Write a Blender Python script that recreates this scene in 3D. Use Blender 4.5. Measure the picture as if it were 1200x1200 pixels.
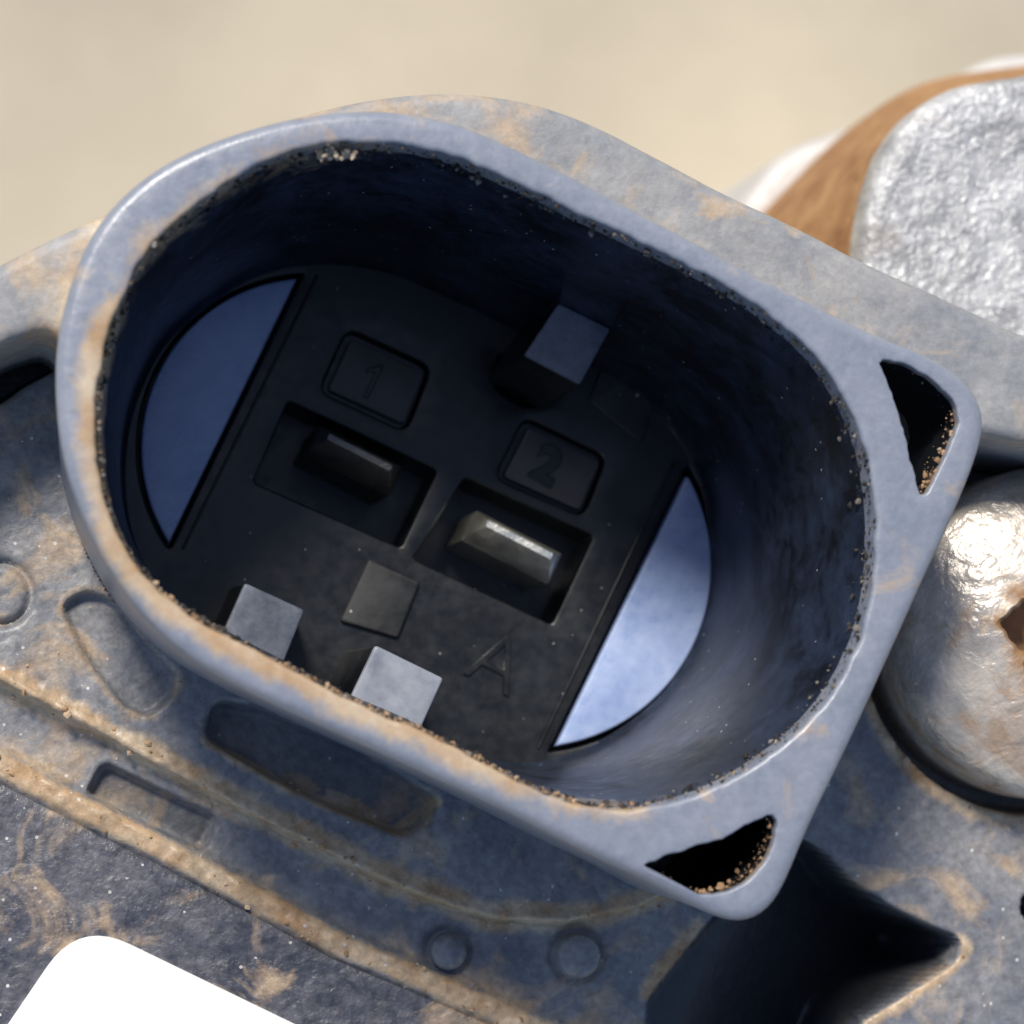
import bpy, math, random
import numpy as np
from mathutils import Vector, Matrix
from mathutils.geometry import delaunay_2d_cdt

# ------------------------------------------------------------------ reset
for o in list(bpy.data.objects):
    bpy.data.objects.remove(o, do_unlink=True)
scene = bpy.context.scene
C = scene.collection
R = math.radians
rng = np.random.default_rng(7)
random.seed(7)
MM = 0.001                       # every length below is in millimetres

# ------------------------------------------------------------------ camera
D = 75.0                         # mm from the socket mouth
PXMM = 48.0                      # photograph pixels per mm at the socket mouth
TILT = R(11.0)
AIM = np.array([20/PXMM, -51/PXMM, 0.0])
cz = np.array([-0.906*math.sin(TILT), -0.42*math.sin(TILT), 0.0])
cz[2] = math.sqrt(1 - cz[0]**2 - cz[1]**2)
cx = np.cross([0, 1, 0], cz); cx /= np.linalg.norm(cx)
cy = np.cross(cz, cx)
CAM = AIM + cz*D
cam_d = bpy.data.cameras.new('camera')
cam = bpy.data.objects.new('camera', cam_d); C.objects.link(cam)
cam_d.sensor_width = 36.0
cam_d.lens = 36.0*D/(1200/PXMM)
cam_d.clip_start = 0.005; cam_d.clip_end = 10.0
cam.matrix_world = Matrix(((cx[0], cy[0], cz[0], CAM[0]*MM),
                           (cx[1], cy[1], cz[1], CAM[1]*MM),
                           (cx[2], cy[2], cz[2], CAM[2]*MM),
                           (0, 0, 0, 1)))
cam_d.dof.use_dof = True
cam_d.dof.focus_distance = (D + 5.5)*MM
cam_d.dof.aperture_fstop = 95.0
scene.camera = cam
scene.render.resolution_x = 1024; scene.render.resolution_y = 1024

# ------------------------------------------------------------------ sky, sun, exposure
SUN_AZ = np.array([-0.40, 0.917]); SUN_EL = R(52)
w = bpy.data.worlds.new('World'); scene.world = w; w.use_nodes = True
nt = w.node_tree
for n in list(nt.nodes): nt.nodes.remove(n)
sky = nt.nodes.new('ShaderNodeTexSky'); sky.sky_type = 'NISHITA'; sky.sun_disc = False
sky.sun_elevation = SUN_EL
sky.sun_rotation = math.atan2(SUN_AZ[0], SUN_AZ[1])
bg = nt.nodes.new('ShaderNodeBackground'); bg.inputs['Strength'].default_value = 0.08
wo = nt.nodes.new('ShaderNodeOutputWorld')
nt.links.new(sky.outputs[0], bg.inputs[0]); nt.links.new(bg.outputs[0], wo.inputs[0])
sl = bpy.data.lights.new('sun', 'SUN'); sl.energy = 2.6; sl.angle = R(12); sl.color = (1.0, 0.94, 0.85)
so = bpy.data.objects.new('sun', sl); C.objects.link(so)
sd = Vector((SUN_AZ[0]*math.cos(SUN_EL), SUN_AZ[1]*math.cos(SUN_EL), math.sin(SUN_EL)))
so.rotation_euler = sd.to_track_quat('Z', 'Y').to_euler()
so.location = sd*0.5
vs = scene.view_settings
vs.view_transform = 'Standard'; vs.look = 'None'; vs.gamma = 1.0; vs.use_curve_mapping = False
vs.exposure = 0.68

# ------------------------------------------------------------------ geometry helpers
def P(px, py, z):
    """point on the plane at height z (mm) seen at photograph position px, py"""
    s = 1.0/(PXMM*D)
    d = -cz + cx*((px-600)*s) + cy*((600-py)*s)
    t = (z - CAM[2])/d[2]
    q = CAM + d*t
    return (q[0], q[1])
def PL(pts, z): return np.array([P(a, b, z) for a, b in pts])

def area2(p):
    return np.sum(p[:, 0]*np.roll(p[:, 1], -1) - np.roll(p[:, 0], -1)*p[:, 1])
def ccw(p): return p if area2(p) > 0 else p[::-1].copy()
def resample(p, n):
    q = np.vstack([p, p[:1]]); d = np.r_[0, np.cumsum(np.linalg.norm(np.diff(q, axis=0), axis=1))]
    t = np.linspace(0, d[-1], n, endpoint=False)
    return np.c_[np.interp(t, d, q[:, 0]), np.interp(t, d, q[:, 1])]
def smooth(p, n=128, it=3):
    """closed Catmull-Rom through the points, evenly resampled, lightly relaxed"""
    out = []
    m = len(p)
    for i in range(m):
        a, b, c, d = p[i-1], p[i], p[(i+1) % m], p[(i+2) % m]
        for t in np.linspace(0, 1, 12, endpoint=False):
            out.append(0.5*((2*b) + (c-a)*t + (2*a-5*b+4*c-d)*t*t + (3*b-a-3*c+d)*t**3))
    q = resample(np.array(out), n)
    for _ in range(it):
        q = 0.5*q + 0.25*(np.roll(q, 1, 0) + np.roll(q, -1, 0))
    return ccw(q)
def round_poly(p, r, seg=5):
    p = ccw(np.asarray(p, float)); out = []
    m = len(p)
    for i in range(m):
        a, b, c = p[i-1], p[i], p[(i+1) % m]
        u = (a-b)/np.linalg.norm(a-b); v = (c-b)/np.linalg.norm(c-b)
        rr = min(r, 0.45*np.linalg.norm(a-b), 0.45*np.linalg.norm(c-b))
        s, e = b+u*rr, b+v*rr
        for t in np.linspace(0, 1, seg):
            out.append((1-t)**2*s + 2*t*(1-t)*b + t*t*e)
    return np.array(out)
def offset(p, d):
    """move a counter-clockwise loop outwards by d"""
    e0 = p - np.roll(p, 1, 0); e1 = np.roll(p, -1, 0) - p
    e0 /= np.linalg.norm(e0, axis=1)[:, None]+1e-9; e1 /= np.linalg.norm(e1, axis=1)[:, None]+1e-9
    n0 = np.c_[e0[:, 1], -e0[:, 0]]; n1 = np.c_[e1[:, 1], -e1[:, 0]]
    n = n0+n1; n /= np.linalg.norm(n, axis=1)[:, None]+1e-9
    k = np.clip(np.sum(n*n1, axis=1), 0.5, 1)[:, None]
    return p + n*d/k
def pip(poly, pts):
    x, y = pts[:, 0], pts[:, 1]; ins = np.zeros(len(pts), bool)
    for a, b in zip(poly, np.roll(poly, -1, 0)):
        c = ((a[1] > y) != (b[1] > y)) & (x < (b[0]-a[0])*(y-a[1])/(b[1]-a[1]+1e-12)+a[0])
        ins ^= c
    return ins
def pline_dist(line, pts, closed=False):
    d = np.full(len(pts), 1e9)
    seg = list(zip(line[:-1], line[1:])) + ([(line[-1], line[0])] if closed else [])
    for a, b in seg:
        ab = b-a; t = np.clip(((pts-a)@ab)/(ab@ab+1e-12), 0, 1)
        d = np.minimum(d, np.linalg.norm(pts-(a+t[:, None]*ab), axis=1))
    return d
def sdf(poly, pts):
    d = pline_dist(poly, pts, True)
    return np.where(pip(poly, pts), -d, d)
def sstep(a, b, x):
    t = np.clip((x-a)/(b-a), 0, 1); return t*t*(3-2*t)
def vnoise(x, y, seed=0):
    """smooth value noise, unit cells, about -1..1"""
    g = np.random.default_rng(seed).uniform(-1, 1, (64, 64))
    xi = np.floor(x).astype(int); yi = np.floor(y).astype(int)
    fx = x-xi; fy = y-yi; fx = fx*fx*(3-2*fx); fy = fy*fy*(3-2*fy)
    a = g[xi % 64, yi % 64]; b = g[(xi+1) % 64, yi % 64]; c = g[xi % 64, (yi+1) % 64]; d = g[(xi+1) % 64, (yi+1) % 64]
    return (a*(1-fx)+b*fx)*(1-fy) + (c*(1-fx)+d*fx)*fy
def fbm(x, y, seed=0, oct=4):
    s = 0; a = 1; t = 0
    for o in range(oct):
        s = s+a*vnoise(x*2**o+17.3*o, y*2**o+9.1*o, seed+o); t += a; a *= 0.5
    return s/t

class MB:
    def __init__(self): self.v = []; self.f = []; self.attr = []
    def add(self, verts, faces, a=0.0):
        o = len(self.v); self.v += [tuple(q) for q in verts]; self.attr += [a]*len(verts)
        self.f += [tuple(i+o for i in f) for f in faces]; return o
    def loft(self, loops, closed_ring=True, flip=False):
        """stack of equally long 3D loops"""
        n = len(loops[0]); o = len(self.v)
        for l in loops: self.v += [tuple(q) for q in l]; self.attr += [0.0]*n
        for k in range(len(loops)-1):
            for i in range(n):
                j = (i+1) % n
                f = (o+k*n+i, o+k*n+j, o+(k+1)*n+j, o+(k+1)*n+i)
                self.f.append(f[::-1] if flip else f)
        return o
    def cap(self, outer, holes, z, grid=None, flip=False, zf=None):
        pts = [Vector(q) for q in outer]; edges = [(i, (i+1) % len(outer)) for i in range(len(outer))]
        for h in holes:
            o = len(pts); pts += [Vector(q) for q in h]
            edges += [(o+i, o+(i+1) % len(h)) for i in range(len(h))]
        if grid:
            lo, hi = outer.min(0), outer.max(0)
            gx, gy = np.meshgrid(np.arange(lo[0], hi[0], grid), np.arange(lo[1], hi[1], grid))
            g = np.c_[gx.ravel(), gy.ravel()] + rng.uniform(-.2, .2, (gx.size, 2))*grid
            m = sdf(outer, g) < -grid*.4
            for h in holes: m &= sdf(h, g) > grid*.4
            pts += [Vector(q) for q in g[m]]
        r = delaunay_2d_cdt(pts, edges, [], 2, 1e-5)
        vv = np.array([tuple(q) for q in r[0]])
        zz = np.full(len(vv), z) if zf is None else zf(vv)
        fs = [tuple(f) for f in r[2]]
        if holes:
            mid = np.array([vv[list(f)].mean(0) for f in fs]); keep = np.ones(len(fs), bool)
            for h in holes: keep &= ~pip(h, mid)
            fs = [f for f, k in zip(fs, keep) if k]
        ff = []
        for f in fs:
            a, b, c = vv[f[0]], vv[f[1]], vv[f[2]]
            s = (b[0]-a[0])*(c[1]-a[1])-(b[1]-a[1])*(c[0]-a[0])
            ff.append(f if (s > 0) != flip else f[::-1])
        self.add(np.c_[vv, zz], ff)
    def build(self, name, mat, parent=None, smooth_angle=40, merge=True):
        me = bpy.data.meshes.new(name)
        me.from_pydata([(a*MM, b*MM, c*MM) for a, b, c in self.v], [], self.f)
        if any(self.attr):
            at = me.attributes.new('dirt', 'FLOAT', 'POINT'); at.data.foreach_set('value', np.array(self.attr, np.float32))
        if merge:
            import bmesh
            bm = bmesh.new(); bm.from_mesh(me)
            bmesh.ops.remove_doubles(bm, verts=bm.verts, dist=1e-6)
            bm.to_mesh(me); bm.free()
        me.materials.append(mat)
        o = bpy.data.objects.new(name, me); C.objects.link(o); o.parent = parent
        me.shade_smooth()
        if smooth_angle: me.set_sharp_from_angle(angle=R(smooth_angle))
        return o
def z3(p, z): return np.c_[p, np.full(len(p), z)]
def plate(name, loop, zt, zb, r, mat, parent, draft=0.0, grid=None, zf=None, seg=3, bottom=True, wob=0.0):
    """an upright block with a rounded top edge; zf gives the top its own height"""
    m = MB(); loop = ccw(np.asarray(loop))
    if wob: loop = loop + np.c_[fbm(loop[:, 0]*1.5, loop[:, 1]*1.5, 3), fbm(loop[:, 0]*1.5+9, loop[:, 1]*1.5, 4)]*wob
    H = (lambda p: np.full(len(p), zt)) if zf is None else zf
    rings = []
    for k in range(seg+1):
        a = k/seg*math.pi/2
        l = offset(loop, -r*(1-math.sin(a)))
        rings.append(np.c_[l, H(l) - r*(1-math.cos(a))])
    rings.append(z3(offset(loop, draft), zb))
    m.loft(rings, flip=True)
    m.cap(rings[0][:, :2], [], zt, grid=grid, zf=H)
    if bottom: m.cap(rings[-1][:, :2], [], zb, flip=True)
    return m.build(name, mat, parent)
def thing(name, label, cat, loc=(0, 0, 0), group=None):
    o = bpy.data.objects.new(name, None); C.objects.link(o); o.empty_display_size = 0.005
    o['label'] = label; o['category'] = cat
    if group: o['group'] = group
    return o

# ------------------------------------------------------------------ materials
def N(nt, t, **kw):
    n = nt.nodes.new(t)
    for k, v in kw.items(): setattr(n, k, v)
    return n
def new_mat(name):
    m = bpy.data.materials.new(name); m.use_nodes = True
    nt = m.node_tree
    for n in list(nt.nodes): nt.nodes.remove(n)
    b = N(nt, 'ShaderNodeBsdfPrincipled'); o = N(nt, 'ShaderNodeOutputMaterial')
    nt.links.new(b.outputs[0], o.inputs[0])
    tc = N(nt, 'ShaderNodeTexCoord')
    return m, nt, b, tc
def noise(nt, tc, per_mm, detail=4, rough=0.55, dist=0.0):
    n = N(nt, 'ShaderNodeTexNoise'); n.inputs['Scale'].default_value = per_mm*1000
    n.inputs['Detail'].default_value = detail; n.inputs['Roughness'].default_value = rough
    n.inputs['Distortion'].default_value = dist
    nt.links.new(tc.outputs['Object'], n.inputs['Vector']); return n.outputs['Fac']
def rng_map(nt, s, a, b, c=0.0, d=1.0):
    n = N(nt, 'ShaderNodeMapRange'); n.inputs[1].default_value = a; n.inputs[2].default_value = b
    n.inputs[3].default_value = c; n.inputs[4].default_value = d
    nt.links.new(s, n.inputs[0]); return n.outputs[0]
def math_(nt, op, a, b):
    n = N(nt, 'ShaderNodeMath', operation=op)
    for i, q in enumerate((a, b)):
        if isinstance(q, (int, float)): n.inputs[i].default_value = q
        else: nt.links.new(q, n.inputs[i])
    n.use_clamp = False
    return n.outputs[0]
def mixc(nt, f, a, b):
    n = N(nt, 'ShaderNodeMix', data_type='RGBA')
    if isinstance(f, (int, float)): n.inputs[0].default_value = f
    else: nt.links.new(f, n.inputs[0])
    for i, q in ((6, a), (7, b)):
        if isinstance(q, tuple): n.inputs[i].default_value = (*q, 1)
        else: nt.links.new(q, n.inputs[i])
    return n.outputs[2]
def bump(nt, h, strength, dist_mm, normal=None):
    n = N(nt, 'ShaderNodeBump'); n.inputs['Strength'].default_value = strength
    n.inputs['Distance'].default_value = dist_mm*MM
    nt.links.new(h, n.inputs['Height'])
    if normal is not None: nt.links.new(normal, n.inputs['Normal'])
    return n.outputs[0]

TAN = (0.40, 0.25, 0.13); TAN2 = (0.52, 0.42, 0.30)
def plastic(name, base, dust_or_sheen, d_lo, d_hi, rough=(0.35, 0.6), bmp=0.3, bscale=3.0, bdist=0.05, specks=0.0,
            spec=0.5, dirt=True, patch=0.0, grain=1.2, mottle=0.0, scratch=0.0):
    m, nt, b, tc = new_mat(name); L = nt.links.new
    n1 = noise(nt, tc, 0.45, 6, 0.6, 0.4); n2 = noise(nt, tc, grain*2, 4, 0.65)
    f = math_(nt, 'ADD', math_(nt, 'MULTIPLY', n1, 0.65), math_(nt, 'MULTIPLY', n2, 0.35))
    f = rng_map(nt, f, d_lo, d_hi)
    col = mixc(nt, f, base, dust_or_sheen)
    if patch:                                       # loose tan soil lying in patches
        pn = noise(nt, tc, 0.33, 7, 0.62, 1.2)
        pf = rng_map(nt, pn, 0.60-patch*0.1, 0.72-patch*0.1, 0, 0.75)
        pn2 = noise(nt, tc, 1.6, 4, 0.6)
        col = mixc(nt, pf, col, mixc(nt, pn2, TAN, TAN2))
    if dirt:
        at = N(nt, 'ShaderNodeAttribute', attribute_name='dirt')
        dn = noise(nt, tc, 1.3, 6, 0.65, 0.6)
        df = math_(nt, 'ADD', at.outputs['Fac'], math_(nt, 'MULTIPLY', math_(nt, 'SUBTRACT', dn, 0.5), 1.3))
        df = rng_map(nt, df, 0.30, 0.78)
        cn = noise(nt, tc, 0.7, 5, 0.6)
        col = mixc(nt, df, col, mixc(nt, rng_map(nt, cn, 0.35, 0.65), TAN, TAN2))
    if specks:
        v = N(nt, 'ShaderNodeTexVoronoi'); v.inputs['Scale'].default_value = 2600
        L(tc.outputs['Object'], v.inputs['Vector'])
        sp = math_(nt, 'LESS_THAN', v.outputs['Distance'], 0.17*specks)
        sn = math_(nt, 'GREATER_THAN', noise(nt, tc, 0.9, 3), 0.54)
        col = mixc(nt, math_(nt, 'MULTIPLY', sp, sn), col, (0.55, 0.53, 0.5))
    if mottle:
        mt = N(nt, 'ShaderNodeMix', data_type='RGBA', blend_type='MULTIPLY'); mt.inputs[0].default_value = 1.0
        mv = rng_map(nt, math_(nt, 'ADD', math_(nt, 'MULTIPLY', noise(nt, tc, 4.5, 3, 0.6, 0.5), 0.6), math_(nt, 'MULTIPLY', noise(nt, tc, 1.4, 4, 0.6, 1.0), 0.4)), 0.36, 0.64, 1-mottle, 1+mottle)
        L(col, mt.inputs[6]); L(mv, mt.inputs[7]); col = mt.outputs[2]
    L(col, b.inputs['Base Color'])
    rr = rng_map(nt, n2, 0.3, 0.7, rough[0], rough[1]); L(rr, b.inputs['Roughness'])
    b.inputs['Specular IOR Level'].default_value = spec
    h = math_(nt, 'ADD', noise(nt, tc, bscale, 5, 0.6), math_(nt, 'MULTIPLY', noise(nt, tc, bscale*0.3, 3), 1.2))
    if scratch:                                     # fine rubbing marks along the socket's length
        mp = N(nt, 'ShaderNodeMapping'); mp.inputs['Rotation'].default_value = (0, 0, R(-27)); mp.inputs['Scale'].default_value = (180, 5200, 180)
        sn = N(nt, 'ShaderNodeTexNoise'); sn.inputs['Scale'].default_value = 1.0; sn.inputs['Detail'].default_value = 2
        L(tc.outputs['Object'], mp.inputs['Vector']); L(mp.outputs[0], sn.inputs['Vector'])
        ln = rng_map(nt, sn.outputs['Fac'], 0.66, 0.74)
        L(mixc(nt, math_(nt, 'MULTIPLY', ln, scratch), col, (0.5, 0.51, 0.54)), b.inputs['Base Color'])
        h = math_(nt, 'SUBTRACT', h, math_(nt, 'MULTIPLY', ln, scratch))
    L(bump(nt, h, bmp, bdist), b.inputs['Normal'])
    return m

M = {}
M['rim'] = plastic('weathered_grey_plastic', (0.175, 0.20, 0.255), (0.265, 0.28, 0.325), 0.30, 0.72, (0.28, 0.46), 0.35, 6.0, 0.03, patch=0.15, mottle=0.08, spec=0.7)
M['deck'] = plastic('dusty_housing_plastic', (0.135, 0.145, 0.17), (0.29, 0.28, 0.275), 0.36, 0.70, (0.3, 0.5), 0.42, 3.0, 0.10, specks=0.7, patch=0.85, mottle=0.26)
M['flange'] = plastic('soiled_flange_plastic', (0.20, 0.21, 0.23), (0.34, 0.33, 0.32), 0.34, 0.68, (0.45, 0.7), 0.4, 2.0, 0.10, patch=0.85, mottle=0.12)
M['inner'] = plastic('sky_tinted_black_plastic', (0.0055, 0.0075, 0.013), (0.050, 0.074, 0.135), 0.42, 0.82, (0.30, 0.42), 0.12, 2.0, 0.02, specks=0.5, spec=0.35, dirt=True)  # sky reflection on the black wall, painted as a blue tint
M['floor'] = plastic('black_socket_floor_plastic', (0.0045, 0.0055, 0.0075), (0.020, 0.024, 0.031), 0.45, 0.80, (0.28, 0.45), 0.18, 2.5, 0.02, specks=0.3, spec=0.5)
M['rib_dark'] = plastic('shaded_rib_plastic', (0.06, 0.072, 0.10), (0.17, 0.19, 0.24), 0.3, 0.68, (0.3, 0.5), 0.3, 2.0, 0.03, mottle=0.15)  # shaded tone of the rib tops, put into the colour
M['moon'] = plastic('sky_sheen_black_plastic', (0.22, 0.315, 0.58), (0.40, 0.50, 0.76), 0.36, 0.66, (0.22, 0.38), 0.35, 2.4, 0.03, specks=0.2, spec=0.8)  # sky reflection on black pads, painted as a blue base colour
M['plate'] = plastic('dull_black_plastic', (0.055, 0.054, 0.055), (0.09, 0.088, 0.086), 0.4, 0.75, (0.45, 0.6), 0.15, 3, 0.02)
M['rib'] = plastic('lit_rib_plastic', (0.16, 0.18, 0.23), (0.36, 0.385, 0.44), 0.3, 0.65, (0.3, 0.5), 0.3, 2.0, 0.03)  # sunlit tone of the same rib plastic, put into the colour
M['dustyblack'] = plastic('dusty_black_plastic', (0.010, 0.011, 0.013), (0.045, 0.048, 0.052), 0.42, 0.72, (0.45, 0.6), 0.3, 3, 0.03, specks=0.6)
M['cover'] = plastic('rough_black_wrap', (0.050, 0.054, 0.072), (0.17, 0.165, 0.18), 0.42, 0.72, (0.26, 0.45), 0.6, 2.6, 0.12, specks=0.7, patch=0.6, mottle=0.32)

def metal(name, c1, c2, rough, bscale, bdist, metallic=0.9, rust=0.0, rlo=0.55, rhi=0.65):
    m, nt, b, tc = new_mat(name); L = nt.links.new
    n1 = noise(nt, tc, 0.8, 6, 0.6, 0.5); col = mixc(nt, rng_map(nt, n1, 0.35, 0.65), c1, c2)
    b.inputs['Metallic'].default_value = metallic
    rr = rng_map(nt, noise(nt, tc, 2.0, 4), 0.3, 0.7, rough[0], rough[1])
    if rust:
        rf = rng_map(nt, noise(nt, tc, 0.38, 7, 0.6, 0.8), rlo, rhi, 0, rust)
        at = N(nt, 'ShaderNodeAttribute', attribute_name='dirt')
        rf = math_(nt, 'MINIMUM', math_(nt, 'ADD', rf, rng_map(nt, math_(nt, 'ADD', at.outputs['Fac'], math_(nt, 'MULTIPLY', math_(nt, 'SUBTRACT', noise(nt, tc, 1.1, 5), 0.5), 1.2)), 0.4, 0.7)), 1.0)
        col = mixc(nt, rf, col, mixc(nt, noise(nt, tc, 1.5, 4), (0.16, 0.07, 0.03), (0.45, 0.27, 0.13)))
        L(math_(nt, 'MULTIPLY', math_(nt, 'SUBTRACT', 1.0, rf), metallic), b.inputs['Metallic'])
        rr = math_(nt, 'ADD', rr, math_(nt, 'MULTIPLY', rf, 0.35))
    L(col, b.inputs['Base Color']); L(rr, b.inputs['Roughness'])
    h = math_(nt, 'ADD', noise(nt, tc, bscale, 4, 0.55, 0.8), math_(nt, 'MULTIPLY', noise(nt, tc, bscale*2.7, 3), 0.4))
    L(bump(nt, h, 1.0, bdist), b.inputs['Normal'])
    return m
M['cast'] = metal('cast_aluminium', (0.33, 0.33, 0.335), (0.62, 0.62, 0.615), (0.32, 0.55), 3.0, 0.11, 0.45, rust=0.25, rlo=0.6, rhi=0.72)
M['pale'] = metal('pale_aluminium', (0.50, 0.48, 0.46), (0.58, 0.56, 0.54), (0.5, 0.65), 1.0, 0.05, 0.2)
M['rusty'] = metal('ochre_rust', (0.25, 0.11, 0.035), (0.44, 0.24, 0.10), (0.65, 0.8), 1.2, 0.06, 0.0)
M['bolt'] = metal('zinc_plated_steel', (0.40, 0.37, 0.34), (0.68, 0.60, 0.51), (0.20, 0.42), 1.3, 0.10, 0.25, rust=0.75, rlo=0.50, rhi=0.66)
M['pin_dull'] = metal('dark_brass', (0.07, 0.07, 0.07), (0.14, 0.137, 0.13), (0.35, 0.5), 2.0, 0.04, 0.8)  # darker tone than the other pin
M['pin'] = metal('tinned_brass', (0.75, 0.73, 0.64), (0.93, 0.91, 0.80), (0.28, 0.42), 2.0, 0.03, 0.95)

def plain(name, col, rough, var=0.0, sc=0.2, bmp=0.0):
    m, nt, b, tc = new_mat(name)
    n = noise(nt, tc, sc, 6, 0.6)
    c2 = tuple(min(1, q*(1+var)) for q in col); c1 = tuple(q*(1-var) for q in col)
    nt.links.new(mixc(nt, rng_map(nt, n, 0.3, 0.7), c1, c2), b.inputs['Base Color'])
    b.inputs['Roughness'].default_value = rough
    if bmp: nt.links.new(bump(nt, noise(nt, tc, 1.5, 4), bmp, 0.05), b.inputs['Normal'])
    return m
M['ground'] = plain('beige_stone', (0.45, 0.395, 0.30), 0.8, 0.20, 0.035)
M['label'] = plain('white_paper_label', (0.85, 0.85, 0.84), 0.5, 0.02, 1.0)
def soil(name):
    m, nt, b, tc = new_mat(name)
    at = N(nt, 'ShaderNodeAttribute', attribute_name='dirt')
    cr = N(nt, 'ShaderNodeValToRGB'); e = cr.color_ramp.elements
    e[0].position = 0.0; e[0].color = (0.17, 0.095, 0.05, 1); e[1].position = 1.0; e[1].color = (0.56, 0.45, 0.33, 1)
    q = e.new(0.5); q.color = (0.42, 0.26, 0.14, 1)
    nt.links.new(at.outputs['Fac'], cr.inputs[0]); nt.links.new(cr.outputs[0], b.inputs['Base Color'])
    b.inputs['Roughness'].default_value = 0.85
    nt.links.new(bump(nt, noise(nt, tc, 6, 4), 0.6, 0.05), b.inputs['Normal'])
    return m
M['soil'] = soil('dry_tan_soil')
M['grime'] = soil('dark_grey_grime')
for e_, c_ in zip([n for n in M['grime'].node_tree.nodes if n.type == 'VALTORGB'][0].color_ramp.elements, ((0.012, 0.011, 0.011, 1), (0.05, 0.042, 0.036, 1), (0.26, 0.235, 0.21, 1))): e_.color = c_

# ------------------------------------------------------------------ outlines read off the photograph
RIM_IN = [(370,170),(300,193),(225,243),(172,295),(140,355),(121,410),(112,480),(116,555),(132,615),(163,670),(207,710),(259,742),(349,788),(428,829),(503,861),(603,913),
          (690,946),(770,945),(840,922),(900,886),(950,843),(990,788),(1015,728),(1026,650),(1024,580),(1010,510),(980,450),(938,397),(870,347),(800,308),(700,260),(640,230),(590,207),(525,180),(450,167)]
RIM_OUT = [(65,440),(74,365),(102,285),(145,228),(210,182),(300,148),(390,130),(470,130),(540,145),(620,180),(725,234),(840,296),(930,343),(1025,390),(1090,416),(1135,447),(1156,485),(1150,525),
           (1120,602),(1085,678),(1050,755),(1000,865),(950,968),(922,1035),(900,1070),(868,1082),(835,1072),(760,1032),(700,1004),(600,953),(500,906),(400,860),(298,813),(208,760),(143,690),(99,610),(73,530)]
HOLE_A = [(1030,422),(1058,424),(1095,446),(1120,470),(1124,497),(1108,535),(1090,572),(1079,584),(1071,552),(1058,500),(1045,460)]
HOLE_B = [(753,1014),(790,1000),(840,985),(880,965),(905,953),(912,968),(900,1005),(880,1030),(850,1046),(822,1050),(785,1032)]
rin = smooth(PL(RIM_IN, 0), 440, 14)
rout = smooth(PL(RIM_OUT, 0), 300, 6)
hA = resample(round_poly(PL(HOLE_A, 0), 0.12, 3), 64); hB = resample(round_poly(PL(HOLE_B, 0), 0.12, 3), 64)
cen = np.array([(rin[:, 0].min()+rin[:, 0].max())/2, (rin[:, 1].min()+rin[:, 1].max())/2])
U = np.array(P(900, 700, -6)) - np.array(P(450, 468, -6)); U /= np.linalg.norm(U)
V = np.array([-U[1], U[0]])       # towards the upper right of the picture
DECK = -9.0; FLOOR = -12.0

# ------------------------------------------------------------------ ground
g = MB(); g.add([(-1500, -1500, -45), (1500, -1500, -45), (1500, 1500, -45), (-1500, 1500, -45)], [(0, 1, 2, 3)])
go = g.build('ground', M['ground']); go['kind'] = 'structure'; go['label'] = 'smooth beige stone surface under the parts'

# ------------------------------------------------------------------ actuator
act = thing('brake_actuator', 'dusty grey plastic actuator housing with an oval two pin connector socket', 'actuator')

# --- upper flange of the housing (behind the socket mouth)
FL = [(-260,470),(-120,375),(0,309),(90,265),(175,226),(260,170),(340,138),(430,116),(520,107),(600,114),(660,130),(720,156),(845,222),(930,262),(1015,306),(1110,349),(1200,391),(1400,480),
      (1420,560),(1200,518),(1130,512)]
FL2 = [(60,386),(30,393),(0,404),(-120,470)]
_rb = offset(rin, 0.45); _i0 = np.argmin(np.linalg.norm(_rb-np.array(P(1045,540,-4)), axis=1)); _i1 = np.argmin(np.linalg.norm(_rb-np.array(P(88,430,-4)), axis=1))
_rb = np.roll(_rb, -_i0, 0)[:(_i1-_i0) % len(_rb)+1]       # the side of the flange that hugs the tube
fl = smooth(np.vstack([PL(FL, -4.0), _rb[::16], PL(FL2, -4.0)]), 320, 1)
fzf = lambda p: -4.0 + 0.05*fbm(p[:, 0]*1.3, p[:, 1]*1.3, 21)
fo = plate('upper_flange', fl, -4.0, DECK-1.5, 0.35, M['flange'], act, grid=0.35, zf=fzf, seg=4)
me = fo.data
co = np.empty(len(me.vertices)*3, np.float32); me.vertices.foreach_get('co', co); co = co.reshape(-1, 3)/MM
dr = np.clip(1-pline_dist(rout, co[:, :2], True)/1.6, 0, 1)*(co[:, 2] > -6)
at = me.attributes.new('dirt', 'FLOAT', 'POINT')
side = (co[:, 1] > -0.2*co[:, 0]+1)
at.data.foreach_set('value', (dr*0.75*side).astype(np.float32))

# --- housing deck as a height field aligned to the socket
STEP = 0.08
us = np.arange(-22, 24, STEP); vsx = np.arange(-24, 12, STEP)
GU, GV = np.meshgrid(us, vsx, indexing='ij')
XY = cen + GU.reshape(-1, 1)*U + GV.reshape(-1, 1)*V
h = np.full(len(XY), DECK); dirt = np.zeros(len(XY)); dark = np.zeros(len(XY))
def L2(pts, z=DECK): return PL(pts, z)
S1 = L2([(-300,660),(-100,752),(0,800),(90,846),(175,893),(300,958),(425,1022),(500,1055),(580,1078),(660,1082),(740,1068),(800,1040),(900,960)])
low = np.vstack([S1, L2([(1000,1500),(-500,1500)])])
s = sdf(low, XY); h += -0.75*sstep(0.12, -0.12, s)
lnv = fbm(XY[:, 0]*0.9, XY[:, 1]*0.9, 5)
h += 0.22*np.exp(-(s/0.28)**2)*(0.7+0.9*lnv)
dirt = np.maximum(dirt, np.exp(-((s-0.12)/0.45)**2)*(1.1+0.5*lnv))
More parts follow.
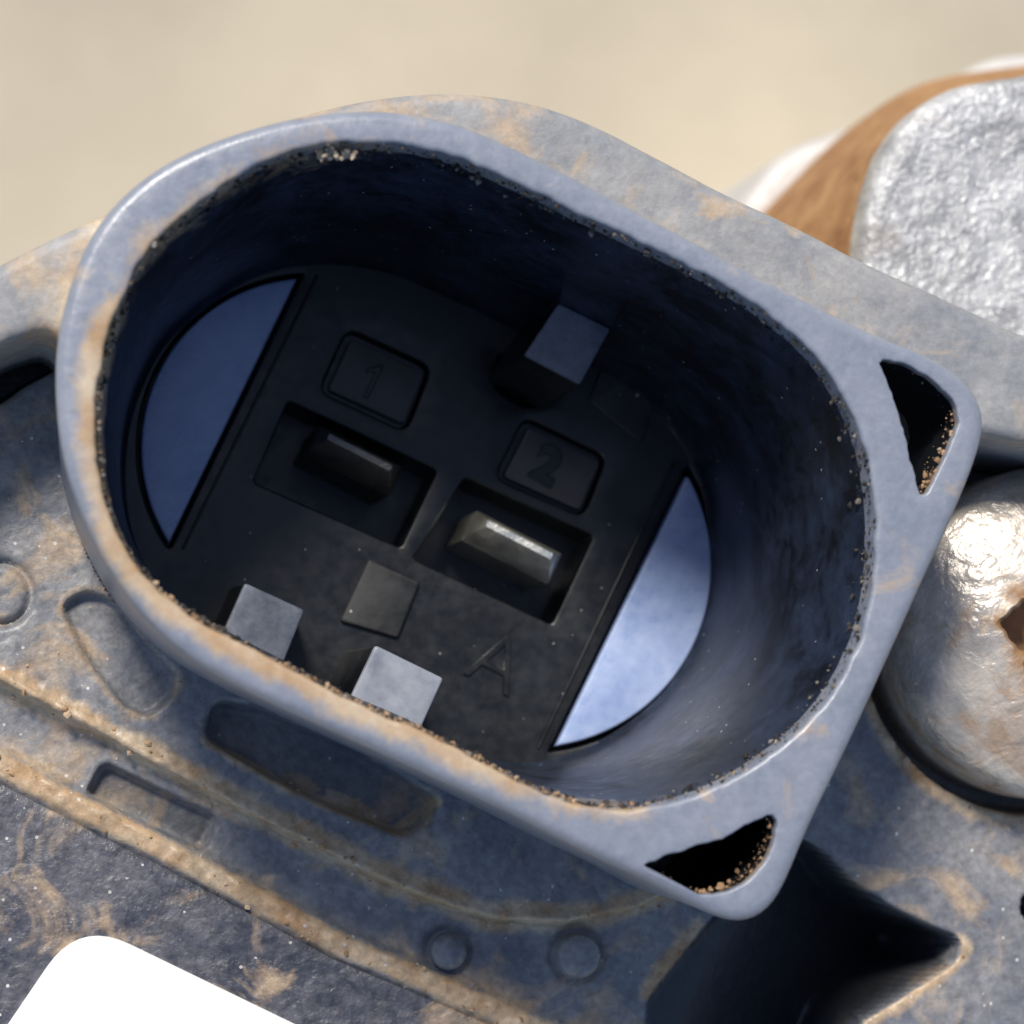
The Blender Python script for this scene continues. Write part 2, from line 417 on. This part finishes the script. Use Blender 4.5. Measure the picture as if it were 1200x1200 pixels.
S2 = L2([(-300,748),(-100,848),(0,897),(100,950),(200,1000),(300,1054),(400,1108),(500,1150),(620,1202),(900,1330)], -9.7)
d2 = pline_dist(S2, XY)
h += 0.40*sstep(0.60, 0.15, d2); dirt = np.maximum(dirt, sstep(0.52, 0.15, d2)*0.92)
def recess(pts, depth, soft=0.07, z=DECK, r=0.25, dk=0.0, rim=0.0):
    global h, dark, dirt
    q = sdf(round_poly(PL(pts, z), r), XY)
    h = h - depth*sstep(soft, -soft, q); dark = np.maximum(dark, dk*sstep(0.0, -0.2, q))  # dk paints the recess's shade into the colour
    if rim: dirt = np.maximum(dirt, rim*np.exp(-((q-0.12)/0.18)**2))
    return q
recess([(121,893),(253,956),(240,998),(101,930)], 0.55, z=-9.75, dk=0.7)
recess([(72,708),(100,692),(130,700),(172,755),(208,792),(200,818),(172,840),(145,825),(105,775)], 0.45, r=0.5, rim=0.5)
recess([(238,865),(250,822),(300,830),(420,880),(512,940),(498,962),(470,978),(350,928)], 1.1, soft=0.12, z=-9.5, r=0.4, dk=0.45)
qs_ = pline_dist(L2([(250,862),(350,915),(440,955)]), XY); dirt = np.maximum(dirt, 0.72*np.exp(-(qs_/0.45)**2)*(0.6+0.9*fbm(XY[:, 0]*0.8, XY[:, 1]*0.8, 57)))
qd = pline_dist(L2([(240,868),(350,928),(468,976),(512,940)]), XY); dirt = np.maximum(dirt, 0.8*np.exp(-(qd/0.22)**2))
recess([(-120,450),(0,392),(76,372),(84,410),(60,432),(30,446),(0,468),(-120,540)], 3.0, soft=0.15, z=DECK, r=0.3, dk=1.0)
# a round moulded ring at the frame edge
cr = np.linalg.norm(XY-np.array(P(0, 695, DECK)), axis=1); h -= 0.3*np.exp(-((cr-0.82)/0.10)**2)
# bolt seat: a counterbore with soil in its corner
BC = np.array(P(1228, 742, -8)); BR = 4.62
br = np.linalg.norm(XY-BC, axis=1)
h += -2.0*sstep(BR+0.50, BR+0.25, br)
dirt = np.maximum(dirt, 0.95*np.exp(-((br-BR-0.55)/0.38)**2))
# the deep pocket below the socket corner
POC = [(765,1175),(835,1085),(880,1040),(935,985),(960,1000),(995,1036),(1050,1072),(1118,1102),(1112,1124),(1055,1160),(1005,1190),(960,1300),(760,1300)]
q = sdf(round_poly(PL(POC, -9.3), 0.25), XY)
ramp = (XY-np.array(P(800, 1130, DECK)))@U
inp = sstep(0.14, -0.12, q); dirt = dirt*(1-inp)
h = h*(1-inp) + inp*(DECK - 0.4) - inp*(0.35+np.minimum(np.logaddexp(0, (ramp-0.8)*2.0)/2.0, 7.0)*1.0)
dark = np.maximum(dark, sstep(0.17, 0.05, q))  # pocket floor and walls painted black for the shroud's shadow
qe = pline_dist(PL([(1118,1112),(1060,1156),(1005,1190),(960,1260)], -9.3), XY)
dirt = np.maximum(dirt, 0.9*np.exp(-((qe-0.2)/0.30)**2)*sstep(0.08, 0.2, q))
qp = pline_dist(PL([(765,1160),(800,1110),(825,1092)], -9.5), XY); dirt = np.maximum(dirt, 1.0*np.exp(-(qp/0.38)**2)*(q > -0.2))
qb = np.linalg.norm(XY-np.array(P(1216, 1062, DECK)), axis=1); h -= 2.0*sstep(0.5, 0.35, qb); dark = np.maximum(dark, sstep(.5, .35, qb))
for (a, b, r_) in ((525, 1115, 0.50), (677, 1120, 0.62)):
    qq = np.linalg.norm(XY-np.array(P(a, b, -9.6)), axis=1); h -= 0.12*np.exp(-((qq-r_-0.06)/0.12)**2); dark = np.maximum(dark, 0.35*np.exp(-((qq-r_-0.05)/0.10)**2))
# uneven moulded and soiled surface
shade_weight = 1-dark*0.85  # less relief where shade is painted
h += shade_weight*(0.035*fbm(XY[:, 0]*1.1, XY[:, 1]*1.1, 11, 5) + 0.014*fbm(XY[:, 0]*4, XY[:, 1]*4, 15, 3))
h += 0.09*np.clip(dirt, 0, 1)*fbm(XY[:, 0]*2.6, XY[:, 1]*2.6, 31, 3)
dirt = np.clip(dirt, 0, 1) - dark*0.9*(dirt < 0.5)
DOM = PL([(-330,430),(-120,420),(0,385),(120,330),(300,260),(520,220),(720,250),(1000,400),(1400,470),(1650,1200),(1400,1800),(200,1900),(-700,1400),(-700,700)], DECK)
nu, nv = len(us), len(vsx)
ins = (sdf(DOM, XY) < 0).reshape(nu, nv)
fm = ins[:-1, :-1] & ins[1:, :-1] & ins[:-1, 1:] & ins[1:, 1:]
# nothing is needed inside the socket tube itself
tube = (sdf(rin, XY) < 0.25).reshape(nu, nv)
fm &= ~(tube[:-1, :-1] | tube[1:, 1:])
idx = np.arange(nu*nv).reshape(nu, nv)
quads = np.stack([idx[:-1, :-1], idx[1:, :-1], idx[1:, 1:], idx[:-1, 1:]], -1)[fm]
used = np.unique(quads); rem = -np.ones(nu*nv, int); rem[used] = np.arange(len(used)); quads = rem[quads]
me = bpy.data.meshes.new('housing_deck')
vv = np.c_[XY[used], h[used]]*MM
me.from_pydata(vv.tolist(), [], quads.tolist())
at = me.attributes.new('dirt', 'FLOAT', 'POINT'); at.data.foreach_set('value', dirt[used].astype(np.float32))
at = me.attributes.new('shade_weight', 'FLOAT', 'POINT'); at.data.foreach_set('value', dark[used].astype(np.float32))
# the deck's own material paints the shade of pocket and recesses near black
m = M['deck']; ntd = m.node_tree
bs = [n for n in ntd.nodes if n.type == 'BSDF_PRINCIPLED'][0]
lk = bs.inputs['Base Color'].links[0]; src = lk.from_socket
ca = N(ntd, 'ShaderNodeAttribute', attribute_name='shade_weight')
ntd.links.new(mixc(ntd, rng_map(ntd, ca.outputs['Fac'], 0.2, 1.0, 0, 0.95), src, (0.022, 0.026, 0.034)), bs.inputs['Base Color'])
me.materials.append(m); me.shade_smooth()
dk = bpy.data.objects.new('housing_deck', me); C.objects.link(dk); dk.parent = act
# body of the motor below the deck, down to the ground
plate('motor_body', round_poly(ccw(DOM), 3.0, 8), -18.5, -45.02, 0.5, M['cover'], act, draft=-1.0)
plate('housing_side', round_poly(ccw(offset(ccw(DOM), 0.02)), 3.0, 8), -18.0, -20.0, 0.3, M['deck'], act)

# --- black wrap below the soiled ridge, and the white label on it
cw = np.vstack([S2 + np.array([-0.15, -0.35]), PL([(900,1500),(-400,1500)], -9.7)])
cl = round_poly(cw, 0.3, 3)
czf = lambda p: -9.45 + 0.045*fbm(p[:, 0]*1.8, p[:, 1]*1.8, 41, 4)
plate('black_wrap', cl, -9.45, -11.5, 0.15, M['cover'], act, grid=0.22, zf=czf, seg=2)
LB = PL([(-95,1440),(55,1080),(345,1200),(900,1450)], -9.2)
# the label's visible corner is square with a generous radius
c0 = np.array(P(93, 1078, -9.2)); e1 = np.array(P(345, 1200, -9.2))-c0; e1 /= np.linalg.norm(e1)
e2 = np.array(P(10, 1200, -9.2))-c0; e2 /= np.linalg.norm(e2)
lab = round_poly(np.array([c0, c0+e2*9, c0+e2*9+e1*16, c0+e1*16]), 1.5, 10)
o = plate('label', lab, -9.22, -9.75, 0.04, M['label'], act); o['label'] = 'blank white label on the black wrap'

# --- small round pips
for (a, b, r_) in ((525, 1115, 0.50), (677, 1120, 0.62)):
    c = np.array(P(a, b, -9.6)); m_ = MB(); rings = []
    for rr, zz in ((1.0, -10.2), (1.0, -9.52), (0.9, -9.38), (0.6, -9.29), (0.25, -9.26), (0.02, -9.26)):
        t = np.linspace(0, 2*math.pi, 28, endpoint=False)
        rings.append(np.c_[c[0]+r_*rr*np.cos(t), c[1]+r_*rr*np.sin(t), np.full(28, zz)])
    m_.loft(rings); m_.build('pip', M['deck'], act)

# --- socket shroud: rim, outer skirt, corner cavities, inner wall
sh = MB(); r = 0.28
zr = lambda p: 0.02*fbm(p[:, 0]*0.8, p[:, 1]*0.8, 61)
def fil(loop, sgn, rad, seg=4):
    out = []
    for k in range(seg+1):
        a = k/seg*math.pi/2; l = offset(loop, sgn*rad*(1-math.sin(a)))
        out.append(np.c_[l, zr(l)-rad*(1-math.cos(a))])
    return out
wob = 0.07
rinw = rin + np.c_[fbm(rin[:, 0]*2.4, rin[:, 1]*2.4, 71), fbm(rin[:, 0]*2.4, rin[:, 1]*2.4, 72)]*wob
fo_ = fil(rout, -1, r); fi_ = fil(rinw, 1, 0.12)
hAw = hA + np.c_[fbm(hA[:, 0]*5, hA[:, 1]*5, 73), fbm(hA[:, 0]*5, hA[:, 1]*5, 74)]*0.06
hBw = hB + np.c_[fbm(hB[:, 0]*5, hB[:, 1]*5, 75), fbm(hB[:, 0]*5, hB[:, 1]*5, 76)]*0.06
fa = fil(hAw, 1, 0.06, 3); fb = fil(hBw, 1, 0.06, 3)
sh.cap(fo_[0][:, :2], [fi_[0][:, :2], fa[0][:, :2], fb[0][:, :2]], 0, grid=0.25, zf=zr)
sh.loft(fo_ + [z3(offset(rout, -0.12), -3.0), z3(offset(rout, -0.22), -6.0), z3(offset(rout, -0.32), -11.3)], flip=True)
cavs = []
for f_, hh in ((fa, hAw), (fb, hBw)):
    sh.loft(f_ + [z3(hh, -0.35)])
    cav = MB(); c2 = hh.mean(0)
    cav.loft([z3(hh, -0.34), z3(c2+(hh-c2)*0.97, -4.0), z3(c2+(hh-c2)*0.93, -10.5)]); cav.cap(c2+(hh-c2)*0.93, [], -10.5)
    cavs.append(cav)
sh.loft(fi_ + [np.c_[cen+(rin-cen)*0.992, np.full(len(rin), -0.8)]])
shroud = sh.build('socket_shroud', M['rim'], act, smooth_angle=50)
for cav in cavs: cav.build('corner_cavity', M['floor'], shroud)
def lip_dirt(o, reach, zlim):
    me = o.data; co = np.empty(len(me.vertices)*3, np.float32); me.vertices.foreach_get('co', co); co = co.reshape(-1, 3)/MM
    d = co[:, :2]-cen; wq = np.clip(-(d@V)/6.2, 0, 1)*np.clip(0.8-(d@U)/14, 0, 1)*1.5 + np.clip(-(d@U)/10-0.35, 0, 1)
    q = np.clip(1-np.abs(sdf(rin, co[:, :2]))/reach, 0, 1)*(co[:, 2] > zlim)
    val = np.clip(wq, 0, 1)*q*(1.15+0.5*fbm(co[:, 0]*0.7, co[:, 1]*0.7, 77))
    for hl in (hA, hB): val = np.maximum(val, 0.5*np.clip(1-np.abs(sdf(hl, co[:, :2]))/0.12, 0, 1)*(co[:, 2] < -0.05)*(co[:, 2] > -3))
    at = me.attributes.new('dirt', 'FLOAT', 'POINT'); at.data.foreach_set('value', val.astype(np.float32))
lip_dirt(shroud, 0.80, -2)

iw = MB(); lv = []
for z, sc in ((-0.7, 0.993), (-1.5, 0.981), (-3.0, 0.957), (-4.5, 0.932), (-6.0, 0.918), (-7.0, 0.909), (-8.5, 0.898), (-10.2, 0.888), (-11.2, 0.882), (-11.7, 0.877), (-11.95, 0.870), (-12.02, 0.862)):
    lv.append(np.c_[cen+(rin-cen)*sc, np.full(len(rin), z)])
iw.loft(lv); inner = iw.build('inner_wall', M['inner'], shroud, smooth_angle=60)
lip_dirt(inner, 0.6, -1.6)

# --- socket floor with its pockets
fcon = cen+(rin-cen)*0.872
def moon_loop(a, b, sag, side, zz):
    a = np.array(P(*a, zz)); b = np.array(P(*b, zz)); mid = (a+b)/2; hc = np.linalg.norm(b-a)/2
    t = (b-a)/(2*hc); n = np.array([-t[1], t[0]]); n = n if n@(U*side) > 0 else -n
    Rr = (hc*hc+sag*sag)/(2*sag); c = mid + n*(sag-Rr); th = math.asin(hc/Rr)
    arc = [c + Rr*(math.cos(k)*n + math.sin(k)*t) for k in np.linspace(-th, th, 40)]
    return ccw(np.array(arc)), mid, n
mL, midL, nL = moon_loop((348,326), (198,636), 2.32, -1, FLOOR)
mR, midR, nR = moon_loop((806,556), (652,874), 2.30, 1, FLOOR)
def quad(pts, z, r=0.12): return round_poly(PL(pts, z), r, 4)
pk1 = quad([(338,470),(512,552),(470,642),(297,565)], FLOOR, 0.12)
pk2 = quad([(545,560),(696,628),(647,732),(484,655)], FLOOR, 0.12)
np1 = quad([(407,384),(506,430),(476,506),(374,458)], FLOOR, 0.35)
np2 = quad([(615,488),(712,535),(684,606),(580,560)], FLOOR, 0.35)
rh = quad([(585,410),(660,440),(650,475),(610,478),(575,452)], FLOOR, 0.4)
gapL = round_poly(resample(offset(mL, 0.13), 70), 0.05, 2); gapR = round_poly(resample(offset(mR, 0.16), 70), 0.05, 2)
fl_ = MB(); holes = []
def hole(loop, depth, rr=0.07, bottom=True):
    loop = ccw(loop); rings = []
    for k in range(4):
        a = k/3*math.pi/2; l = offset(loop, rr*(1-math.sin(a))); rings.append(z3(l, FLOOR-rr*(1-math.cos(a))))
    rings.append(z3(offset(loop, -0.06), FLOOR-depth))
    fl_.loft(rings); holes.append(rings[0][:, :2])
    if bottom: fl_.cap(rings[-1][:, :2], [], FLOOR-depth)
hole(pk1, 2.2); hole(pk2, 2.2); hole(np1, 0.45); hole(np2, 0.45); hole(rh, 1.2); hole(gapL, 1.2, 0.05); hole(gapR, 1.2, 0.05)
fl_.cap(fcon, holes, FLOOR, grid=0.6)
floor = fl_.build('socket_floor', M['floor'], shroud, smooth_angle=35)

# half-moon pads
zL = lambda p: FLOOR - 0.02 + np.clip((p-midL)@nL, 0, 9)*0.06
zR = lambda p: FLOOR - 0.02 + np.clip((p-midR)@nR, 0, 9)*0.03
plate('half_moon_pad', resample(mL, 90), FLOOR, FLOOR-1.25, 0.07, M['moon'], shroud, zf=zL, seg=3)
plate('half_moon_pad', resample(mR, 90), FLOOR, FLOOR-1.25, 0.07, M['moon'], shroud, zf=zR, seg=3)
# raised lip along each chord
def bar(name, a, b, wd, zt, zb, mat, parent, r=0.05):
    a, b = np.array(a), np.array(b); t = (b-a)/np.linalg.norm(b-a); n = np.array([-t[1], t[0]])
    return plate(name, round_poly(np.array([a-n*wd/2, b-n*wd/2, b+n*wd/2, a+n*wd/2]), 0.04, 3), zt, zb, r, mat, parent)
bar('edge_lip', P(372,322,FLOOR), P(214,644,FLOOR), 0.09, FLOOR+0.06, FLOOR-0.3, M['floor'], shroud)
bar('edge_lip', P(790,540,FLOOR), P(630,878,FLOOR), 0.10, FLOOR+0.06, FLOOR-0.3, M['floor'], shroud)

# number plates with their digits, and the moulded letter
def glyph(ch, px, py, z, size, depth, mat, parent, name, outline=0.0):
    cu = bpy.data.curves.new('g', 'FONT'); cu.body = ch; cu.size = size*MM; cu.extrude = depth*MM; cu.align_x = 'CENTER'; cu.align_y = 'CENTER'
    cu.bevel_depth = 0.02*MM; cu.offset = outline*MM; cu.resolution_u = 4
    t = bpy.data.objects.new('g', cu); C.objects.link(t)
    dg = bpy.context.evaluated_depsgraph_get(); me = bpy.data.meshes.new_from_object(t.evaluated_get(dg))
    bpy.data.objects.remove(t)
    x, y = P(px, py, z)
    me.transform(Matrix.Translation((x*MM, y*MM, z*MM)) @ Matrix.Rotation(math.atan2(U[1], U[0]), 4, 'Z'))
    me.name = name; me.materials.clear(); me.materials.append(mat)
    o = bpy.data.objects.new(name, me); C.objects.link(o); o.parent = parent
    return o
def digit_one(px, py, z, mat, parent):
    k = 1.45*0.36; c = np.array(P(px, py, z))
    g = np.array([(-.05,-1), (.22,-1), (.22,1), (.0,1), (-.5,.55), (-.5,.28), (-.05,.55)])*k
    return plate('digit', round_poly(c + g[:, :1]*U + g[:, 1:]*V, 0.03, 3), z+0.08, z-0.05, 0.02, mat, parent, seg=2)
for ch, q_, c_ in (('1', [(412,396),(498,436),(474,497),(384,456)], (436,447)), ('2', [(620,500),(704,541),(680,598),(590,558)], (640,547))):
    npl = plate('number_plate', quad(q_, FLOOR-0.1, 0.15), FLOOR-0.15, FLOOR-0.5, 0.05, M['plate'], shroud, seg=2)
    if ch == '1': digit_one(*c_, FLOOR-0.14, M['floor'], shroud)
    else: glyph(ch, c_[0], c_[1], FLOOR-0.14, 1.45, 0.06, M['floor'], shroud, 'digit', 0.06)
glyph('A', 581, 778, FLOOR, 2.3, 0.06, M['floor'], shroud, 'moulded_letter', -0.04)

# dusty strips lying on the floor
plate('floor_strip', quad([(432,655),(492,682),(466,748),(398,728)], FLOOR+.1, 0.1), FLOOR+0.18, FLOOR-0.1, 0.06, M['dustyblack'], shroud)
plate('floor_strip', quad([(716,396),(782,425),(752,520),(690,470)], FLOOR+.1, 0.1), FLOOR+0.12, FLOOR-0.1, 0.06, M['dustyblack'], shroud)
# keying ribs
def ext(pts, z, i, j, d):
    p = PL(pts, z); p[i] += np.array(d); p[j] += np.array(d); return p
down = tuple(-V*0.8)
def rib(loop, zt, mat):
    loop = ccw(loop)
    rb = plate('keying_rib', round_poly(loop, 0.10, 4), zt-0.12, FLOOR-0.1, 0.03, M['floor'], shroud, draft=0.12)
    plate('lit_cap', round_poly(offset(loop, 0.004), 0.10, 4), zt, zt-0.16, 0.07, mat, rb, zf=lambda p: zt+0.03*fbm(p[:, 0]*2, p[:, 1]*2, 91), grid=0.3)  # pale cap paints the lit top, black body the shaded sides
rib(ext([(287,683),(357,715),(338,770),(264,738)], -8.6, 2, 3, down), -8.6, M['rib_dark'])
rib(ext([(440,756),(520,795),(496,850),(412,815)], -6.0, 2, 3, down), -6.0, M['rib'])
kq = PL([(655,355),(716,385),(680,451),(614,416)], -6.8)
rib(kq, -6.8, M['rib_dark'])
a_, b_ = kq[np.argsort(kq@V)[-2:]]
a_, b_ = (a_, b_) if a_@U < b_@U else (b_, a_)
rp = MB(); tl, tr = np.array(P(668,300,-3.4)), np.array(P(742,334,-3.4))
lo0, lo1 = np.array([*a_, -6.85]), np.array([*b_, -6.85]); hi0, hi1 = np.array([*tl, -3.4]), np.array([*tr, -3.4])
bk = np.array([*(V*0.5), -0.5])
pts = [lo0, lo1, hi1, hi0, hi0+bk, hi1+bk, np.array([*a_, FLOOR]), np.array([*b_, FLOOR]), np.array([*(tl+V*0.6), FLOOR]), np.array([*(tr+V*0.6), FLOOR])]
rp.add(pts, [(0,1,2,3), (3,2,5,4), (6,0,3,4,8), (1,7,9,5,2), (6,7,1,0)])
rp.build('rib_ramp', M['inner'], shroud, smooth_angle=20)

# terminals
def pin(px, py, z, wd, th, zt, mat, name='terminal_pin'):
    c = np.array(P(px, py, z)); m_ = MB()
    def rect(a, b, dv=0.0): return np.array([c-U*a+V*(-b+dv), c+U*a+V*(-b+dv), c+U*a+V*(b+dv), c-U*a+V*(b+dv)])
    rings = [z3(round_poly(rect(wd/2, th/2), 0.08, 3), FLOOR-2.3), z3(round_poly(rect(wd/2, th/2), 0.08, 3), zt-0.75),
             z3(round_poly(rect(wd/2-0.10, th/2*0.75, 0.05), 0.06, 3), zt-0.40), z3(round_poly(rect(wd/2-0.32, th*0.14, 0.18), 0.05, 3), zt-0.03), z3(round_poly(rect(wd/2-0.35, th*0.09, 0.18), 0.04, 3), zt)]
    m_.loft(rings); m_.cap(rings[-1][:, :2], [], zt)
    return m_.build(name, mat, shroud, smooth_angle=25)
pin(418, 537, -10.3, 2.65, 0.92, -10.3, M['pin_dull'])['label'] = 'dull dark pin beside the digit one'
pin(604, 640, -10.3, 2.75, 0.95, -10.1, M['pin'])['label'] = 'bright brassy pin beside the digit two'

# ------------------------------------------------------------------ soil grains
def grains(name, centres, radii, tone, parent, mat='soil'):
    import bmesh
    bm = bmesh.new(); bmesh.ops.create_icosphere(bm, subdivisions=1, radius=1.0)
    bv = np.array([v.co[:] for v in bm.verts]); bf = np.array([[v.index for v in f.verts] for f in bm.faces]); bm.free()
    n = len(centres); k = len(bv)
    jit = rng.uniform(0.65, 1.25, (n, k, 1))
    sc = rng.uniform(0.6, 1.3, (n, 1, 3)); sc[:, :, 2] *= 0.75
    ang = rng.uniform(0, 6.28, n); ca, sa = np.cos(ang), np.sin(ang)
    p = bv[None]*jit*sc*radii[:, None, None]
    x = p[:, :, 0]*ca[:, None]-p[:, :, 1]*sa[:, None]; y = p[:, :, 0]*sa[:, None]+p[:, :, 1]*ca[:, None]
    p = np.stack([x, y, p[:, :, 2]], -1) + centres[:, None]
    me = bpy.data.meshes.new(name)
    me.from_pydata((p.reshape(-1, 3)*MM).tolist(), [], (bf[None]+np.arange(n)[:, None, None]*k).reshape(-1, 3).tolist())
    at = me.attributes.new('dirt', 'FLOAT', 'POINT'); at.data.foreach_set('value', np.repeat(tone, k).astype(np.float32))
    me.materials.append(M[mat])
    o = bpy.data.objects.new(name, me); C.objects.link(o); o.parent = parent; o['kind'] = 'stuff'
    return o
cs, rs, ts = [], [], []
# along the inner lip: thick on the low left side, thin grit elsewhere
seg = np.diff(np.vstack([rin, rin[:1]]), axis=0)
nor = np.c_[seg[:, 1], -seg[:, 0]]; nor /= np.linalg.norm(nor, axis=1)[:, None]
for i in range(len(rin)):
    d = nor[i]                                        # outward
    wgt = max(0.0, -(d@V))*1.0 + max(0.0, -(d@U))*0.35
    cl_ = max(0.0, 0.55+1.3*float(fbm(np.array([rin[i, 0]*1.1]), np.array([rin[i, 1]*1.1]), 55)[0]))
    k = int(2 + 12*min(1, wgt)**1.6*cl_*1.6)
    for _ in range(k):
        t = random.random(); dep = abs(random.gauss(0, 0.35))*(0.5+wgt)
        p = rin[i]+seg[i]*t - d*(random.uniform(-0.18, 0.10) + 0.06*dep)
        big = random.random()**2.5
        cs.append((*p, -0.12-dep)); rs.append(0.010+0.050*big**2*(0.35+wgt)); ts.append(random.uniform(0.1, 0.8) if wgt > 0.35 else random.uniform(0.0, 0.35))
for k in range(26):
    a = random.random(); p = np.array(P(372+46*a, 180+2*a+random.uniform(-5, 5), -0.35)); cs.append((*p, -0.35-0.25*random.random())); rs.append(0.05+0.07*random.random()); ts.append(1.0)
grains('rim_soil', np.array(cs), np.array(rs), np.array(ts), shroud)
cs, rs, ts = [], [], []
for lp in (hA, hB):
    sg = np.diff(np.vstack([lp, lp[:1]]), axis=0); nn = np.c_[sg[:, 1], -sg[:, 0]]; nn /= np.linalg.norm(nn, axis=1)[:, None]+1e-9
    for i in range(len(lp)):
        wgt = max(0, nn[i]@np.array([0.75, -0.66]))
        for _ in range(int(0.4+random.random()+5*wgt)):
            p = lp[i]+sg[i]*random.random()-nn[i]*random.uniform(-0.03, 0.12)
            cs.append((*p, -0.2-abs(random.gauss(0, 0.5)))); rs.append(0.012+0.055*random.random()**4*(0.4+wgt)); ts.append(random.uniform(0.15, 0.75))
grains('cavity_soil', np.array(cs), np.array(rs), np.array(ts), shroud)
# dark dusty grime caught on the inner lip
cs, rs, ts = [], [], []
for i in range(len(rin)):
    for _ in range(10):
        p = rin[i]+seg[i]*random.random()-nor[i]*random.uniform(-0.10, 0.10); dep = abs(random.gauss(0, 0.6))
        cs.append((*(p-nor[i]*0.10*dep), -0.10-dep)); rs.append(0.012+0.085*random.random()**5); ts.append(random.random()**2)
grains('rim_grime', np.array(cs), np.array(rs), np.array(ts), shroud, 'grime')
# loose soil on the deck, mostly along the steps
def hat(pts):
    uu = np.clip(np.round(((pts-cen)@U-us[0])/STEP).astype(int), 0, nu-1); v2 = np.clip(np.round(((pts-cen)@V-vsx[0])/STEP).astype(int), 0, nv-1)
    return h.reshape(nu, nv)[uu, v2], dirt.reshape(nu, nv)[uu, v2], dark.reshape(nu, nv)[uu, v2]
pts = np.array([P(*q, DECK) for q in rng.uniform((-60, 380), (1260, 1260), (42000, 2))])
hh, dd, kk = hat(pts)
ok = (sdf(offset(rout, 0.1), pts) > 0) & (sdf(fl, pts) > 0) & (br.min() < 1e9) & (np.linalg.norm(pts-BC, axis=1) > BR+.1) & (sdf(cl, pts) > 0.05)
ok &= (kk < 0.4) & (rng.random(len(pts)) < 0.008+0.13*np.clip(dd, 0, 1)**1.5)
pts, hh, dd = pts[ok], hh[ok], dd[ok]
rr = 0.014+0.085*rng.random(len(pts))**4*(0.35+np.clip(dd, 0, 1))
grains('deck_soil', np.c_[pts, hh+rr*0.2], rr, rng.uniform(0.15, 0.85, len(pts)), act)

# ------------------------------------------------------------------ bolt
bolt = thing('bolt', 'domed zinc plated bolt with a rusty star drive recess, set in the housing', 'bolt')
nth, prof = 144, []
th = np.linspace(0, 2*math.pi, nth, endpoint=False)
rt = 1.72 + 0.24*np.cos(6*th+0.4) + 0.05*np.sin(17*th) + 0.04*np.sin(29*th+1)
bm_ = MB(); rings = []
def dome(r_): return -7.1 + 1.35*(1-(r_/BR)**2.2)
def ring(rv, zv): return np.c_[BC[0]+rv*np.cos(th), BC[1]+rv*np.sin(th), zv*np.ones(nth)]
rings.append(ring(BR-0.1, -12.0)); rings.append(ring(BR, -9.0)); rings.append(ring(BR, -7.5)); rings.append(ring(BR-0.06, -7.28)); rings.append(ring(BR-0.2, -7.05))
for k in np.linspace(0.93, 0.5, 14): rings.append(ring(BR*k, dome(BR*k)+0.015*np.sin(3*th+k*9)))
rings.append(ring(rt+0.16, dome(1.9))); rings.append(ring(rt+0.03, dome(1.9)-0.09)); rings.append(ring(rt-0.03, dome(1.9)-0.3)); rings.append(ring(rt-0.05, dome(1.9)-1.7)); rings.append(ring(0.02, dome(1.9)-2.1))
o_ = bm_.loft(rings)
nr = len(rings)
for k in range(nr):
    val = 0.0
    if k <= 4: val = 0.35
    if k >= nr-5: val = (0.6, 0.75, 0.8, 0.9, 0.9)[k-(nr-5)]
    elif k >= nr-8: val = 0.42
    for i in range(nth): bm_.attr[o_+k*nth+i] = val
bh = bm_.build('bolt_head', M['bolt'], bolt, smooth_angle=40)

# ------------------------------------------------------------------ caliper casting behind
cal = thing('brake_caliper', 'cast aluminium caliper lug with sparkling grey face and ochre rusty side', 'brake caliper')
LG = [(1010,320),(1010,285),(1015,245),(1025,205),(1042,165),(1062,137),(1090,115),(1130,98),(1200,86),(1300,78),(1450,90),(1520,300),(1430,480),(1200,500),(1040,440)]
lg = smooth(PL(LG, -13), 160, 3)
lzf = lambda p: -13 + 0.06*fbm(p[:, 0]*1.5, p[:, 1]*1.5, 81, 4)
plate('lug_face', lg, -13, -14.2, 0.45, M['cast'], cal, grid=0.3, zf=lzf, seg=5, wob=0.05)
LGB = [(800,345),(850,300),(908,243),(950,200),(1000,150),(1045,115),(1100,92),(1200,77),(1300,68),(1450,84),(1520,300),(1430,480),(1200,500),(1000,460),(850,420)]
lgb = smooth(PL(LGB, -26), 160, 3)
# align the two loops and run the rusty flank between them
k0 = np.argmax(lg@np.array([1, 0.3])); k1 = np.argmax(lgb@np.array([1, 0.3]))
lga, lgbb = np.roll(offset(lg, -0.12), -k0, 0), np.roll(lgb, -k1, 0)
fk = MB(); fk.loft([z3(lga, -13.9)] + [z3(lga*(1-t)+lgbb*t, -13.9*(1-t)-26*t) for t in np.linspace(0, 1, 8)[1:]] + [z3(lgbb, -45.02)], flip=True)
fk.build('rusty_flank', M['rusty'], cal, smooth_angle=60)
PB = [(860,250),(884,216),(905,190),(940,166),(1000,146),(1100,100),(1200,60),(1400,100),(1450,300),(1300,400),(1000,380),(860,330)]
plate('caliper_body', smooth(PL(PB, -29), 120, 2), -29, -45.02, 0.6, M['pale'], cal, draft=0.3)
